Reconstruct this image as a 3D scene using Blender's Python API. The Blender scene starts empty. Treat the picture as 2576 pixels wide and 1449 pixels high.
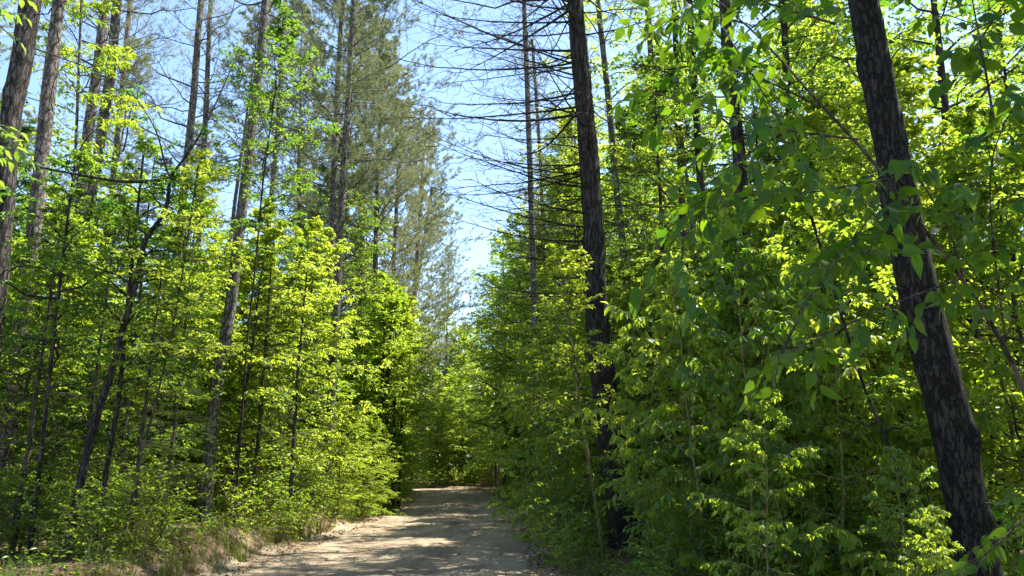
import bpy, math
import numpy as np
from mathutils import Vector

# ------------------------------------------------------------------ camera, sky, sun, exposure
C = bpy.context.scene.collection
scene = bpy.context.scene
PITCH = math.radians(13.7)
CAM_Z = 1.6
cam_d = bpy.data.cameras.new('camera')
cam = bpy.data.objects.new('camera', cam_d); C.objects.link(cam)
cam.location = (0, 0, CAM_Z)
cam.rotation_euler = (math.pi / 2 + PITCH, 0, 0)
cam_d.sensor_width = 36; cam_d.lens = 26.0
cam_d.clip_start = 0.05; cam_d.clip_end = 3000
scene.camera = cam

SUN_AZ, SUN_EL = math.radians(60), math.radians(60)
world = bpy.data.worlds.new('World'); scene.world = world; world.use_nodes = True
wn, wl = world.node_tree.nodes, world.node_tree.links
wn.clear()
sky = wn.new('ShaderNodeTexSky'); sky.sky_type = 'NISHITA'; sky.sun_disc = False
sky.sun_elevation = SUN_EL; sky.sun_rotation = SUN_AZ
sky.air_density = 1.0; sky.dust_density = .35; sky.ozone_density = 2.0
bg = wn.new('ShaderNodeBackground'); bg.inputs[1].default_value = 0.13
wo = wn.new('ShaderNodeOutputWorld')
wl.new(sky.outputs[0], bg.inputs[0]); wl.new(bg.outputs[0], wo.inputs[0])

sd = bpy.data.lights.new('sun', 'SUN'); sd.energy = 5.0; sd.angle = math.radians(0.5)
sd.color = (1.0, 0.95, 0.86)
sun = bpy.data.objects.new('sun', sd); C.objects.link(sun)
svec = Vector((math.cos(SUN_EL) * math.sin(SUN_AZ), math.cos(SUN_EL) * math.cos(SUN_AZ), math.sin(SUN_EL)))
sun.rotation_euler = svec.to_track_quat('Z', 'Y').to_euler()
sun.location = (30, 10, 60)

scene.view_settings.view_transform = 'Standard'
scene.view_settings.look = 'None'
scene.view_settings.exposure = 1.62
scene.view_settings.gamma = 1.0
scene.render.engine = 'CYCLES'
cy = scene.cycles
cy.max_bounces = 6; cy.diffuse_bounces = 4; cy.glossy_bounces = 2
cy.transmission_bounces = 4; cy.transparent_max_bounces = 4
cy.use_denoising = True
cy.sample_clamp_indirect = 6.0
cy.caustics_reflective = False; cy.caustics_refractive = False

# ------------------------------------------------------------------ helpers
rs = np.random.RandomState
def nz(v): return v / np.maximum(np.linalg.norm(v, axis=-1, keepdims=True), 1e-9)
FPX = 1860.0
def U(px, py, depth):
    """point of the world plane y = depth seen at a given direction of view (angles measured in units of 1/1860)"""
    dx = (px - 1288) / FPX; dy = (724.5 - py) / FPX
    d = np.array([dx, math.cos(PITCH) - dy * math.sin(PITCH), math.sin(PITCH) + dy * math.cos(PITCH)])
    return np.array([0, 0, CAM_Z]) + d * (depth / d[1])

def road_c(y):
    y = np.asarray(y, float)
    return -1.88 - .004 * y - .0018 * np.maximum(y - 20, 0) ** 2 - .03 * np.maximum(y - 52, 0) ** 2
HW = 2.72
def sstep(a, b, x):
    t = np.clip((x - a) / (b - a), 0, 1); return t * t * (3 - 2 * t)
def lumps(x, y, s=1.0):
    return (np.sin(x * 1.31 * s + 1.7 * np.sin(y * .71 * s)) + np.sin(y * 1.13 * s + 2.1 * np.sin(x * .53 * s + 1.3))
            + .5 * np.sin(x * 2.7 * s + y * 2.1 * s)) / 2.5
def gz(x, y):
    x = np.asarray(x, float); y = np.asarray(y, float)
    u = x - road_c(y)
    e = .22 * lumps(0 * x + 3, y, 1.1) + .12 * lumps(0 * x, y, 2.9)
    left = sstep(HW, HW + .75, -u + e)
    right = sstep(HW, HW + 1.2, u + e)
    z = left * (.42 + .12 * lumps(x, y, .6) + .05 * lumps(x, y, 2.3)) + right * (.16 + .10 * lumps(x, y, .7) + .04 * lumps(x, y, 2.5))
    inside = 1 - np.maximum(left, right)
    rut = -.03 * np.exp(-((np.abs(u + .3) - 1.0) / .3) ** 2)
    z = z + inside * (rut + .02 * lumps(x, y, 1.6) - .02 * (u / 3) ** 2)
    return z

class MB:
    def __init__(s): s.V = []; s.F = []; s.A = []; s.n = 0; s.S = []
    def add(s, V, F, a=None, smooth=True):
        V = np.asarray(V, float).reshape(-1, 3); F = np.asarray(F)
        s.V.append(V); s.F.append(F + s.n); s.n += len(V)
        s.A.append(np.zeros(len(F)) if a is None else np.asarray(a, float))
        s.S.append(np.full(len(F), smooth))
    def mesh(s, name, mat):
        me = bpy.data.meshes.new(name)
        V = np.concatenate(s.V); me.vertices.add(len(V)); me.vertices.foreach_set('co', V.astype(np.float32).ravel())
        tot = np.concatenate([np.full(len(f), f.shape[1]) for f in s.F])
        idx = np.concatenate([f.ravel() for f in s.F])
        me.loops.add(len(idx)); me.loops.foreach_set('vertex_index', idx.astype(np.int32))
        me.polygons.add(len(tot))
        st = np.concatenate([[0], np.cumsum(tot)[:-1]])
        me.polygons.foreach_set('loop_start', st.astype(np.int32))
        me.polygons.foreach_set('loop_total', tot.astype(np.int32))
        me.polygons.foreach_set('use_smooth', np.concatenate(s.S))
        at = me.attributes.new('v', 'FLOAT', 'FACE'); at.data.foreach_set('value', np.concatenate(s.A).astype(np.float32))
        me.update(calc_edges=True)
        me.materials.append(mat)
        return me

def tubes(P, R, k):
    M, N, _ = P.shape
    T = nz(np.gradient(P, axis=1))
    mz = np.abs(T.mean(1)[:, 2])
    ref = np.where(mz[:, None] > .75, np.array([[1., 0, 0]]), np.array([[0, 0, 1.]]))[:, None, :]
    A = nz(np.cross(T, np.broadcast_to(ref, T.shape))); B = np.cross(T, A)
    an = np.arange(k) * 2 * math.pi / k
    V = P[:, :, None] + R[:, :, None, None] * (A[:, :, None] * np.cos(an)[:, None] + B[:, :, None] * np.sin(an)[:, None])
    idx = np.arange(M * N * k).reshape(M, N, k)
    a = idx[:, :-1]; b = np.roll(a, -1, 2); c = idx[:, 1:]; d = np.roll(c, -1, 2)
    return V.reshape(-1, 3), np.stack([a, c, d, b], -1).reshape(-1, 4)

def resample(pts, n):
    pts = np.asarray(pts, float)
    t = np.concatenate([[0], np.cumsum(np.linalg.norm(np.diff(pts[:, :3], axis=0), axis=1))])
    q = np.linspace(0, t[-1], n)
    out = np.stack([np.interp(q, t, pts[:, i]) for i in range(pts.shape[1])], 1)
    if n > 8:
        k = np.array([.25, .5, .25])
        for _ in range(3):
            out[1:-1] = out[:-2] * k[0] + out[1:-1] * k[1] + out[2:] * k[2]
    return out

def at(P, t):
    """P [M,N,3], t [M,n] in 0..1 -> positions and tangents [M,n,3]"""
    M, N, _ = P.shape
    f = np.clip(t, 0, 1) * (N - 1); i = np.minimum(f.astype(int), N - 2); w = (f - i)[..., None]
    r = np.arange(M)[:, None]
    a, b = P[r, i], P[r, i + 1]
    return a * (1 - w) + b * w, nz(b - a)

def shoots(r, P, n, t0, t1, ln, ang, K=4, droop=.15, rise=0., wig=.05, fall=.6, flat=1.0):
    M = len(P)
    t = np.linspace(t0, t1, n)[None] + r.uniform(-.5, .5, (M, n)) * (t1 - t0) / n
    pos, tan = at(P, t)
    side = np.cross(tan, np.array([0, 0, 1.]) + r.normal(0, .25 / flat, (M, n, 3))); side = nz(side)
    sg = np.where((np.arange(n)[None] + r.randint(0, 2, (M, 1))) % 2, 1., -1.)[..., None]
    a = ang + r.uniform(-.2, .2, (M, n, 1))
    d = tan * np.cos(a) + side * sg * np.sin(a) + r.normal(0, .12, (M, n, 3))
    d[..., 2] += rise; d = nz(d)
    L = (np.asarray(ln).reshape(-1, 1) * np.ones((M, n)) * (1 - fall * np.clip(t, 0, 1)) * r.uniform(.6, 1.2, (M, n)))[..., None, None]
    s = np.linspace(0, 1, K)[None, None, :, None]
    Cc = pos[:, :, None] + d[:, :, None] * L * s
    Cc = Cc + np.cumsum(r.normal(0, wig, Cc.shape), 2) * L * (s > 0)
    Cc[..., 2] -= (droop * L * s * s)[..., 0]
    return Cc.reshape(M * n, K, 3), L.reshape(-1)

def limbs(r, T, hs, az, el, L, K=7, curve=.1, wig=.03):
    """limbs leaving trunk path T [N,3] at fractions hs"""
    pos, _ = at(T[None], hs[None]); pos = pos[0]
    d = np.stack([np.cos(el) * np.cos(az), np.cos(el) * np.sin(az), np.sin(el)], 1)
    s = np.linspace(0, 1, K)[None, :, None]; Lb = L[:, None, None]
    P = pos[:, None] + d[:, None] * Lb * s
    P = P + np.cumsum(r.normal(0, wig, P.shape), 1) * Lb * (s > 0)
    P[..., 2] += (np.asarray(curve).reshape(-1, 1, 1) * Lb * s * s)[..., 0]
    return P

def leaf_sites(r, P, n, hang=.15, t0=.1, t1=1.0, spread=.85):
    M = len(P)
    t = np.linspace(t0, t1, n)[None] + r.uniform(-.3, .3, (M, n)) / n
    pos, tan = at(P, t)
    side = nz(np.cross(tan, np.array([0, 0, 1.]) + r.normal(0, .2, (M, n, 3))))
    sg = np.where(np.arange(n) % 2, 1., -1.)[None, :, None]
    d = tan * .6 + side * sg * spread + r.normal(0, .25, (M, n, 3))
    d[..., 2] -= hang * r.uniform(.3, 1.7, (M, n))
    d = nz(d).reshape(-1, 3)
    return pos.reshape(-1, 3), d

def add_leaves(mb, r, pos, d, L, wr=.5, tilt=.4, fine=False, fold=.18, curl=.12):
    n = len(pos); L = L * r.uniform(.65, 1.2, (n, 1)); W = L * wr * r.uniform(.85, 1.15, (n, 1))
    up = np.array([0, 0, 1.]) + r.normal(0, tilt, (n, 3))
    side = nz(np.cross(d, up)); nr = np.cross(side, d)
    a = r.uniform(0, 1, n)
    if not fine:
        off = [(0, 0, 0), (.33, .5, 1), (.68, .36, .8), (1, 0, -1), (.68, -.36, .8), (.33, -.5, 1)]
        V = np.stack([pos + d * L * u + side * W * w + nr * (W * fold * q if q > 0 else -L * curl * (q < 0)) for u, w, q in off], 1)
        b = np.arange(n)[:, None] * 6
        F = np.stack([b + np.array([[0, 1, 2, 3]]), b + np.array([[0, 3, 4, 5]])], 1).reshape(-1, 4)
        mb.add(V, F, np.repeat(a, 2), False)
    else:
        st = [(0, .02), (.06, .05), (.16, .3), (.3, .46), (.45, .5), (.6, .45), (.75, .32), (.88, .16), (1, .01)]
        cv = r.uniform(.3, 2.2, (n, 1)) * curl; wv = r.uniform(-.06, .06, (n, 1)); ph = r.uniform(0, 6, (n, 1))
        vs = []
        for i, (u, w) in enumerate(st):
            c = pos + d * L * u - nr * L * cv * u * u * 1.6 + side * L * wv * math.sin(u * 3)
            e = nr * W * fold * (w * 2) + nr * W * .06 * np.sin(u * 14 + ph)
            e2 = nr * W * fold * (w * 2) + nr * W * .06 * np.sin(u * 12 + ph + 2)
            vs += [c + side * W * w + e, c, c - side * W * w + e2]
        V = np.stack(vs, 1); m = len(st)
        q = []
        for i in range(m - 1):
            o = 3 * i; q += [[o, o + 1, o + 4, o + 3], [o + 1, o + 2, o + 5, o + 4]]
        F = (np.arange(n)[:, None, None] * (3 * m) + np.array(q)[None]).reshape(-1, 4)
        mb.add(V, F, np.repeat(a, 2 * (m - 1)), True)

def add_needles(mb, r, P, n, L=.1, w=.008, spread=.9):
    M = len(P); t = 1.05 - .85 * r.uniform(0, 1, (M, n)) ** 1.6; pos, tan = at(P, t)
    q = nz(np.cross(tan, r.normal(0, 1, (M, n, 3))))
    d = nz(tan * .8 + q * spread + np.array([0, 0, .15]))
    l = L * r.uniform(.7, 1.15, (M, n, 1))
    sd_ = nz(np.cross(d, r.normal(0, 1, (M, n, 3)))) * w * .5
    V = np.stack([pos - sd_, pos + sd_, pos + d * l], 2).reshape(-1, 3)
    mb.add(V, np.arange(M * n * 3).reshape(-1, 3), np.repeat(r.uniform(0, 1, M), n), False)

# ------------------------------------------------------------------ materials
def new_mat(name):
    m = bpy.data.materials.new(name); m.use_nodes = True
    n = m.node_tree.nodes; n.clear(); return m, n, m.node_tree.links
def ramp(n, l, src, stops):
    c = n.new('ShaderNodeValToRGB'); l.new(src, c.inputs[0])
    e = c.color_ramp.elements
    while len(e) < len(stops): e.new(.5)
    for k, (p, col) in zip(e, stops): k.position = p; k.color = (*col, 1)
    return c.outputs[0]
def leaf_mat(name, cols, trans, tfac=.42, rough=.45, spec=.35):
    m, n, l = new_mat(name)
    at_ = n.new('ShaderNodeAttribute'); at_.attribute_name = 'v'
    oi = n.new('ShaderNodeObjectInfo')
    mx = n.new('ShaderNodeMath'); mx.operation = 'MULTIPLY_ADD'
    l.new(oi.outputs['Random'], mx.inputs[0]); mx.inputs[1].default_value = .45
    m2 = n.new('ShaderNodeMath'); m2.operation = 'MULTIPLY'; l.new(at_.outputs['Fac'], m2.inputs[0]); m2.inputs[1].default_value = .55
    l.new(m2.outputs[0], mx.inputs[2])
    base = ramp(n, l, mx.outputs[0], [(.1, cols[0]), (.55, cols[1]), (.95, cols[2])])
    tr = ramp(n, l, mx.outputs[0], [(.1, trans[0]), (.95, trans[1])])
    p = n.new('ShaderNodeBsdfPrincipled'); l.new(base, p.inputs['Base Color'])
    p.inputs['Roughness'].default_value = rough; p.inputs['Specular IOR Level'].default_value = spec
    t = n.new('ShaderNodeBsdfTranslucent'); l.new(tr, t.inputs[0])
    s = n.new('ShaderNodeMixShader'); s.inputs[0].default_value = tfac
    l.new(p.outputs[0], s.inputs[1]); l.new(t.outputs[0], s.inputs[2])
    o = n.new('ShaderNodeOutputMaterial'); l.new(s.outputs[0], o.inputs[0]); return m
def bark_mat(name, c0, c1, c2, scale=9., stretch=.16, bump=.6, dist=.03, crack=.16, st=(.3, .6, .85)):
    m, n, l = new_mat(name)
    tc = n.new('ShaderNodeTexCoord'); mp = n.new('ShaderNodeMapping'); mp.inputs['Scale'].default_value = (1, 1, stretch)
    l.new(tc.outputs['Object'], mp.inputs[0])
    nn = n.new('ShaderNodeTexNoise'); nn.inputs['Scale'].default_value = scale * 2.2; nn.inputs['Detail'].default_value = 7; nn.inputs['Roughness'].default_value = .65
    l.new(mp.outputs[0], nn.inputs['Vector'])
    vo = n.new('ShaderNodeTexVoronoi'); vo.feature = 'DISTANCE_TO_EDGE'; vo.inputs['Scale'].default_value = scale
    mv = n.new('ShaderNodeVectorMath'); mv.operation = 'MULTIPLY_ADD'; l.new(nn.outputs['Color'], mv.inputs[0]); mv.inputs[1].default_value = (.12, .12, .12); l.new(mp.outputs[0], mv.inputs[2])
    l.new(mv.outputs[0], vo.inputs['Vector'])
    mr = n.new('ShaderNodeMapRange'); mr.inputs[1].default_value = 0; mr.inputs[2].default_value = crack; l.new(vo.outputs[0], mr.inputs[0])
    mu = n.new('ShaderNodeMath'); mu.operation = 'MULTIPLY'; l.new(mr.outputs[0], mu.inputs[0]); l.new(nn.outputs[0], mu.inputs[1])
    big = n.new('ShaderNodeTexNoise'); big.inputs['Scale'].default_value = 2.3; big.inputs['Detail'].default_value = 4; l.new(tc.outputs['Object'], big.inputs['Vector'])
    a = n.new('ShaderNodeMath'); a.operation = 'MULTIPLY_ADD'; l.new(big.outputs[0], a.inputs[0]); a.inputs[1].default_value = .6; l.new(mu.outputs[0], a.inputs[2])
    col = ramp(n, l, a.outputs[0], [(st[0], c0), (st[1], c1), (st[2], c2)])
    p = n.new('ShaderNodeBsdfPrincipled'); l.new(col, p.inputs['Base Color']); p.inputs['Roughness'].default_value = .85; p.inputs['Specular IOR Level'].default_value = .2
    b = n.new('ShaderNodeBump'); b.inputs['Strength'].default_value = bump; b.inputs['Distance'].default_value = dist
    l.new(mu.outputs[0], b.inputs['Height']); l.new(b.outputs[0], p.inputs['Normal'])
    o = n.new('ShaderNodeOutputMaterial'); l.new(p.outputs[0], o.inputs[0]); return m

M = {}
M['leaf'] = leaf_mat('broad_leaf', [(.026, .080, .018), (.052, .115, .022), (.10, .155, .035)], [(.24, .47, .018), (.56, .67, .045)], .54, .36, .5)
M['leaf_y'] = leaf_mat('fresh_leaf', [(.042, .115, .022), (.08, .165, .032), (.14, .22, .05)], [(.40, .58, .025), (.70, .76, .06)], .58)
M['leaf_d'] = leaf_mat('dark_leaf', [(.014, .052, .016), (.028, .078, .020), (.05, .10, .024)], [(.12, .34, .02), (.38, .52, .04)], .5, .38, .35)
M['leaf_big'] = leaf_mat('large_leaf', [(.010, .052, .010), (.018, .07, .010), (.03, .09, .010)], [(.10, .30, .006), (.32, .46, .01)], .42, .5, .25)
M['leaf_red'] = leaf_mat('red_leaf', [(.16, .05, .03), (.22, .08, .04), (.15, .10, .03)], [(.4, .12, .05), (.4, .2, .05)], .4)
M['needle'] = leaf_mat('pine_needle', [(.09, .13, .06), (.18, .21, .095), (.30, .30, .15)], [(.22, .27, .10), (.42, .42, .16)], .35, .5, .3)
M['hemlock'] = leaf_mat('hemlock_needle', [(.016, .045, .010), (.035, .075, .012), (.07, .11, .015)], [(.10, .20, .015), (.26, .32, .02)], .34)
M['grass'] = leaf_mat('grass_blade', [(.05, .12, .02), (.09, .15, .03), (.20, .18, .07)], [(.2, .3, .03), (.4, .34, .1)], .4)
M['litter'] = leaf_mat('leaf_litter', [(.10, .055, .03), (.17, .10, .055), (.28, .19, .11)], [(.1, .06, .03), (.2, .12, .05)], .15, .8, .1)
M['pine_bark'] = bark_mat('pine_bark', (.03, .025, .02), (.11, .092, .075), (.23, .20, .165), 13, .35, .9, .025)
M['dark_bark'] = bark_mat('dark_bark', (.010, .010, .010), (.030, .026, .023), (.065, .056, .048), 16, .16, .9, .025)
M['rugged_bark'] = bark_mat('rugged_bark', (.012, .011, .010), (.045, .038, .032), (.12, .10, .085), 14, .22, 1., .035)
M['smooth_bark'] = bark_mat('smooth_bark', (.005, .005, .005), (.016, .014, .012), (.038, .034, .028), 17, .3, 1., .02)
M['grey_bark'] = bark_mat('grey_bark', (.04, .038, .033), (.085, .08, .07), (.16, .15, .13), 7, .5, .5, .012)
M['twig'] = bark_mat('twig_bark', (.02, .016, .012), (.05, .04, .03), (.10, .08, .06), 14, .3, .3, .004)
M['stem'] = bark_mat('green_stem', (.06, .06, .025), (.12, .11, .04), (.18, .16, .07), 14, .3, .3, .003)

def ground_mat(name, road):
    m, n, l = new_mat(name)
    tc = n.new('ShaderNodeTexCoord')
    def noise(s, d=6, r=.6, st=None):
        x = n.new('ShaderNodeTexNoise'); x.inputs['Scale'].default_value = s; x.inputs['Detail'].default_value = d; x.inputs['Roughness'].default_value = r
        if st:
            mp = n.new('ShaderNodeMapping'); mp.inputs['Scale'].default_value = st; l.new(tc.outputs['Object'], mp.inputs[0]); l.new(mp.outputs[0], x.inputs[0])
        else: l.new(tc.outputs['Object'], x.inputs[0])
        return x.outputs[0]
    a = noise(.8, 5); b = noise(9, 8, .7); c = noise(55, 3, .6)
    if road: a = noise(1.0, 6, .6, (1.4, .35, 1))
    s1 = n.new('ShaderNodeMath'); s1.operation = 'MULTIPLY_ADD'; l.new(b, s1.inputs[0]); s1.inputs[1].default_value = .5; l.new(a, s1.inputs[2])
    s2 = n.new('ShaderNodeMath'); s2.operation = 'MULTIPLY_ADD'; l.new(c, s2.inputs[0]); s2.inputs[1].default_value = .35; l.new(s1.outputs[0], s2.inputs[2])
    if road:
        ra = n.new('ShaderNodeAttribute'); ra.attribute_name = 'rut'
        s3 = n.new('ShaderNodeMath'); s3.operation = 'MULTIPLY_ADD'; l.new(ra.outputs['Fac'], s3.inputs[0]); s3.inputs[1].default_value = -.13; l.new(s2.outputs[0], s3.inputs[2])
        col = ramp(n, l, s3.outputs[0], [(.56, (.09, .068, .044)), (.78, (.205, .155, .102)), (1.0, (.33, .262, .18))])
    else: col = ramp(n, l, s2.outputs[0], [(.6, (.035, .022, .014)), (.85, (.10, .065, .04)), (1.0, (.20, .14, .09))])
    p = n.new('ShaderNodeBsdfPrincipled'); l.new(col, p.inputs['Base Color']); p.inputs['Roughness'].default_value = .95; p.inputs['Specular IOR Level'].default_value = .1
    bp = n.new('ShaderNodeBump'); bp.inputs['Strength'].default_value = .7; bp.inputs['Distance'].default_value = .03 if road else .06
    l.new(s2.outputs[0], bp.inputs['Height']); l.new(bp.outputs[0], p.inputs['Normal'])
    o = n.new('ShaderNodeOutputMaterial'); l.new(p.outputs[0], o.inputs[0]); return m
M['road'] = ground_mat('sandy_gravel', True)
M['soil'] = ground_mat('forest_soil', False)
def stone_mat():
    m, n, l = new_mat('stone')
    a_ = n.new('ShaderNodeAttribute'); a_.attribute_name = 'v'
    col = ramp(n, l, a_.outputs['Fac'], [(0, (.14, .12, .10)), (.6, (.3, .26, .21)), (1, (.42, .38, .33))])
    p = n.new('ShaderNodeBsdfPrincipled'); l.new(col, p.inputs['Base Color']); p.inputs['Roughness'].default_value = .9
    o = n.new('ShaderNodeOutputMaterial'); l.new(p.outputs[0], o.inputs[0]); return m
M['stone'] = stone_mat()

# ------------------------------------------------------------------ object builders
def thing(name, label, cat, loc=(0, 0, 0), rz=0., sc=1., group=None, tilt=(0, 0)):
    o = bpy.data.objects.new(name, None); C.objects.link(o)
    o.location = loc; o.rotation_euler = (tilt[0], tilt[1], rz); o.scale = (sc, sc, sc)
    o.empty_display_size = .2
    o['label'] = label; o['category'] = cat
    if group: o['group'] = group
    return o
def part(name, me, parent):
    o = bpy.data.objects.new(name, me); C.objects.link(o); o.parent = parent; return o
def single(name, me, label=None, cat=None, kind=None, group=None):
    o = bpy.data.objects.new(name, me); C.objects.link(o)
    if label: o['label'] = label
    if cat: o['category'] = cat
    if kind: o['kind'] = kind
    if group: o['group'] = group
    return o

def rough_trunk(mb, r, path, rad, k=22, amp=.05, flare=.35):
    """trunk tube with an uneven outline, bumps and a flared foot"""
    P = path[None]; N = len(path)
    if N >= 90: k = 44
    V, F = tubes(P, rad[None], k)
    V = V.reshape(N, k, 3)
    h = path[:, 2] - path[0, 2]
    an = np.arange(k) * 2 * math.pi / k
    ph = r.uniform(0, 6, 6)
    dsp = (np.sin(an[None] * 3 + ph[0] + h[:, None] * 1.3) + np.sin(an[None] * 5 + ph[1] - h[:, None] * 2.1)
           + np.sin(h[:, None] * 5.3 + ph[2] + 2 * np.sin(an[None] + ph[3])) + r.normal(0, .8, (N, k))) * amp / 2
    if N >= 90:
        fur = np.abs(np.sin(an[None] * 7.5 + ph[5] + 1.3 * np.sin(h[:, None] * 2.3 + ph[1]) + .8 * np.sin(h[:, None] * 6.1 + an[None] * 2)))
        fur = fur * (.6 + .5 * np.sin(h[:, None] * 9. + np.sin(an[None] * 3 + ph[2]) * 3)) + r.normal(0, .22, (N, k))
        dsp = dsp * .8 + amp * .55 * (fur - .4)
        for q in range(9):
            hq, aq = r.uniform(.5, 9), r.uniform(0, 6.28); da = np.abs((an - aq + math.pi) % (2 * math.pi) - math.pi)
            dsp = dsp + r.uniform(.12, .3) * np.exp(-((h[:, None] - hq) / .09) ** 2 - (da[None] / .3) ** 2)
    fl = flare * np.exp(-h / .35)[:, None] * (1 + .6 * np.sin(an[None] * 4 + ph[4]))
    c = path[:, None]
    V = c + (V - c) * (1 + dsp + fl)[..., None]
    mb.add(V, F)

def px_path(pts, depth, n=40, z_to=None, lean=0.):
    """trunk path from (px, py, width) stations at a distance: base on the ground, optional extension up to z_to"""
    w = []
    for px, py, wd in pts:
        p = U(px, py, depth); q = p - [0, 0, CAM_Z]; ax = q[1] * math.cos(PITCH) + q[2] * math.sin(PITCH)
        w.append([p[0], p[1], p[2], wd / FPX * ax * .5 * ax / np.linalg.norm(q)])
    w = np.array(w); w = w[np.argsort(w[:, 2])]
    d = (w[1] - w[0]) / max(w[1, 2] - w[0, 2], .3)
    zb = gz(w[0, 0], w[0, 1]) - .12
    if w[0, 2] > zb:
        k = w[0, 2] - zb
        b = w[0].copy(); b[0] -= d[0] * k * .7; b[2] = zb; b[3] = w[0, 3] * 1.06 + .002
        w = np.vstack([b, w])
    if z_to and z_to > w[-1, 2]:
        k = z_to - w[-1, 2]; d = (w[-1] - w[-2]) / max(w[-1, 2] - w[-2, 2], .3)
        e = w[-1].copy(); e[0] += d[0] * k * .6; e[2] = z_to; e[3] = .015
        w = np.vstack([w, e])
    w[:, 1] += lean * (w[:, 2] - w[0, 2])
    q = resample(w, n)
    return q[:, :3], q[:, 3]

def straight(r, H, r0, n=24, wob=.012):
    z = np.linspace(-.1, H, n)
    x = np.cumsum(r.normal(0, wob, n)) * (H / n); y = np.cumsum(r.normal(0, wob, n)) * (H / n)
    P = np.stack([x - x[0], y - y[0], z], 1)
    R = r0 * (1 - .93 * np.linspace(0, 1, n) ** 1.1) + .003
    return P, R

def trunk_r(P, R, h):  # radius at fraction
    return np.interp(h, np.linspace(0, 1, len(R)), R)

def broadleaf(r, P, R, b=.25, spread=1.6, nl=34, leaf=.09, twn=8, sub=3, lpt=5, hang=.18, el=(.15, .9), wr=.55,
              lm='leaf', bm='twig', k=8, extra=None, tilt=.4, curve=.0, dropw=.25, rough=False, limbr=.018, top=.99, fine=False, fold=.18):
    wood, cr = MB(), MB()
    if rough: rough_trunk(wood, r, P, R, 20, .05, .25)
    else: wood.add(*tubes(P[None], R[None], k))
    hs = np.linspace(b, top, nl) + r.uniform(-.5, .5, nl) * (1 - b) / nl
    u = np.clip((hs - b) / (1 - b), 0, 1)
    az = np.arange(nl) * 2.4 + r.uniform(-.5, .5, nl)
    prof = np.sin(np.pi * np.clip(.22 + u * .74, 0, 1)) ** .8 * (1 - .25 * u)
    L = spread * prof * r.uniform(.65, 1.2, nl)
    e = el[0] + (el[1] - el[0]) * u + r.normal(0, .15, nl)
    Q = limbs(r, P, hs, az, e, L, 7, curve - .1 * (1 - u))
    lr = np.minimum(limbr * (L / spread + .2), trunk_r(P, R, hs) * .8)
    wood.add(*tubes(Q, lr[:, None] * np.linspace(1, .25, 7)[None], 5))
    if extra is not None:
        for (EP, ER) in extra:
            wood.add(*tubes(EP[None], ER[None], 7))
            e2 = resample(EP, 7)[None]
            Q = np.concatenate([Q, e2]); L = np.concatenate([L, [np.linalg.norm(EP[-1] - EP[0]) * .6]])
    T1, L1 = shoots(r, Q, twn, .22, 1., L * .42 + .12, .85, 4, dropw * .5, .05, .04, .55)
    wood.add(*tubes(T1, np.full((len(T1), 1), .0045) * np.linspace(1, .4, 4)[None], 3))
    sets = [T1]
    if sub:
        T2, _ = shoots(r, T1, sub, .3, 1., np.clip(L1 * .5, .1, .35), .8, 3, dropw, 0, .04, .3)
        wood.add(*tubes(T2, np.full((len(T2), 1), .0025) * np.linspace(1, .5, 3)[None], 3))
        sets.append(T2)
    for S in sets:
        p, d = leaf_sites(r, S, lpt, hang)
        add_leaves(cr, r, p, d, leaf, wr, tilt, fine, fold)
    return wood, cr

def pine(r, P, R, b=.5, spread=2.2, nl=46, dead=14, tw=7, sh=4, nn=14, nw=.009, nL=.1, rough=False, k=9, limbr=.025, el=(.05, .8)):
    wood, cr = MB(), MB()
    if rough: rough_trunk(wood, r, P, R, 22, .045, .25)
    else: wood.add(*tubes(P[None], R[None], k))
    hs = np.linspace(b, .985, nl) + r.uniform(-.5, .5, nl) * (1 - b) / nl
    u = np.clip((hs - b) / (1 - b), 0, 1); az = np.arange(nl) * 2.4 + r.uniform(-.6, .6, nl)
    L = spread * (1 - .8 * u ** 1.3) * r.uniform(.6, 1.2, nl) * np.clip(.5 + u * 4, 0, 1)
    e = el[0] + (el[1] - el[0]) * u + r.normal(0, .15, nl)
    Q = limbs(r, P, hs, az, e, L, 7, .22, .04)
    lr = np.minimum(limbr * (L / spread + .25), trunk_r(P, R, hs) * .7)
    wood.add(*tubes(Q, lr[:, None] * np.linspace(1, .3, 7)[None], 5))
    T1, L1 = shoots(r, Q, tw, .3, 1., L * .35 + .15, .8, 4, -.15, .1, .05, .5, .6)
    wood.add(*tubes(T1, np.full((len(T1), 1), .006) * np.linspace(1, .5, 4)[None], 3))
    T2, _ = shoots(r, T1, sh, .35, 1.0, np.clip(L1 * .5, .12, .3), .7, 3, -.2, .15, .05, .2, .5)
    add_needles(cr, r, T2, nn, nL, nw)
    ends = np.stack([T1[:, 2], T1[:, 3], T1[:, 3] + (T1[:, 3] - T1[:, 2]) * .5], 1)
    add_needles(cr, r, ends, nn, nL, nw)
    if dead:
        hs = r.uniform(.12, b + .05, dead); L = r.uniform(.1, 1., dead) ** 1.5 * spread * .7 + .12
        D = limbs(r, P, hs, r.uniform(0, 6.28, dead), r.normal(-.02, .2, dead), L, 6, .08, .05)
        wood.add(*tubes(D, np.minimum(.016, .007 + L * .008)[:, None] * np.linspace(1, .25, 6)[None], 4))
        dl = D[L > .5]
        if len(dl):
            T3, _ = shoots(r, dl, 5, .3, 1, .4, .8, 4, .1, 0, .08)
            wood.add(*tubes(T3, np.full((len(T3), 1), .004) * np.linspace(1, .4, 4)[None], 3))
    return wood, cr

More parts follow.
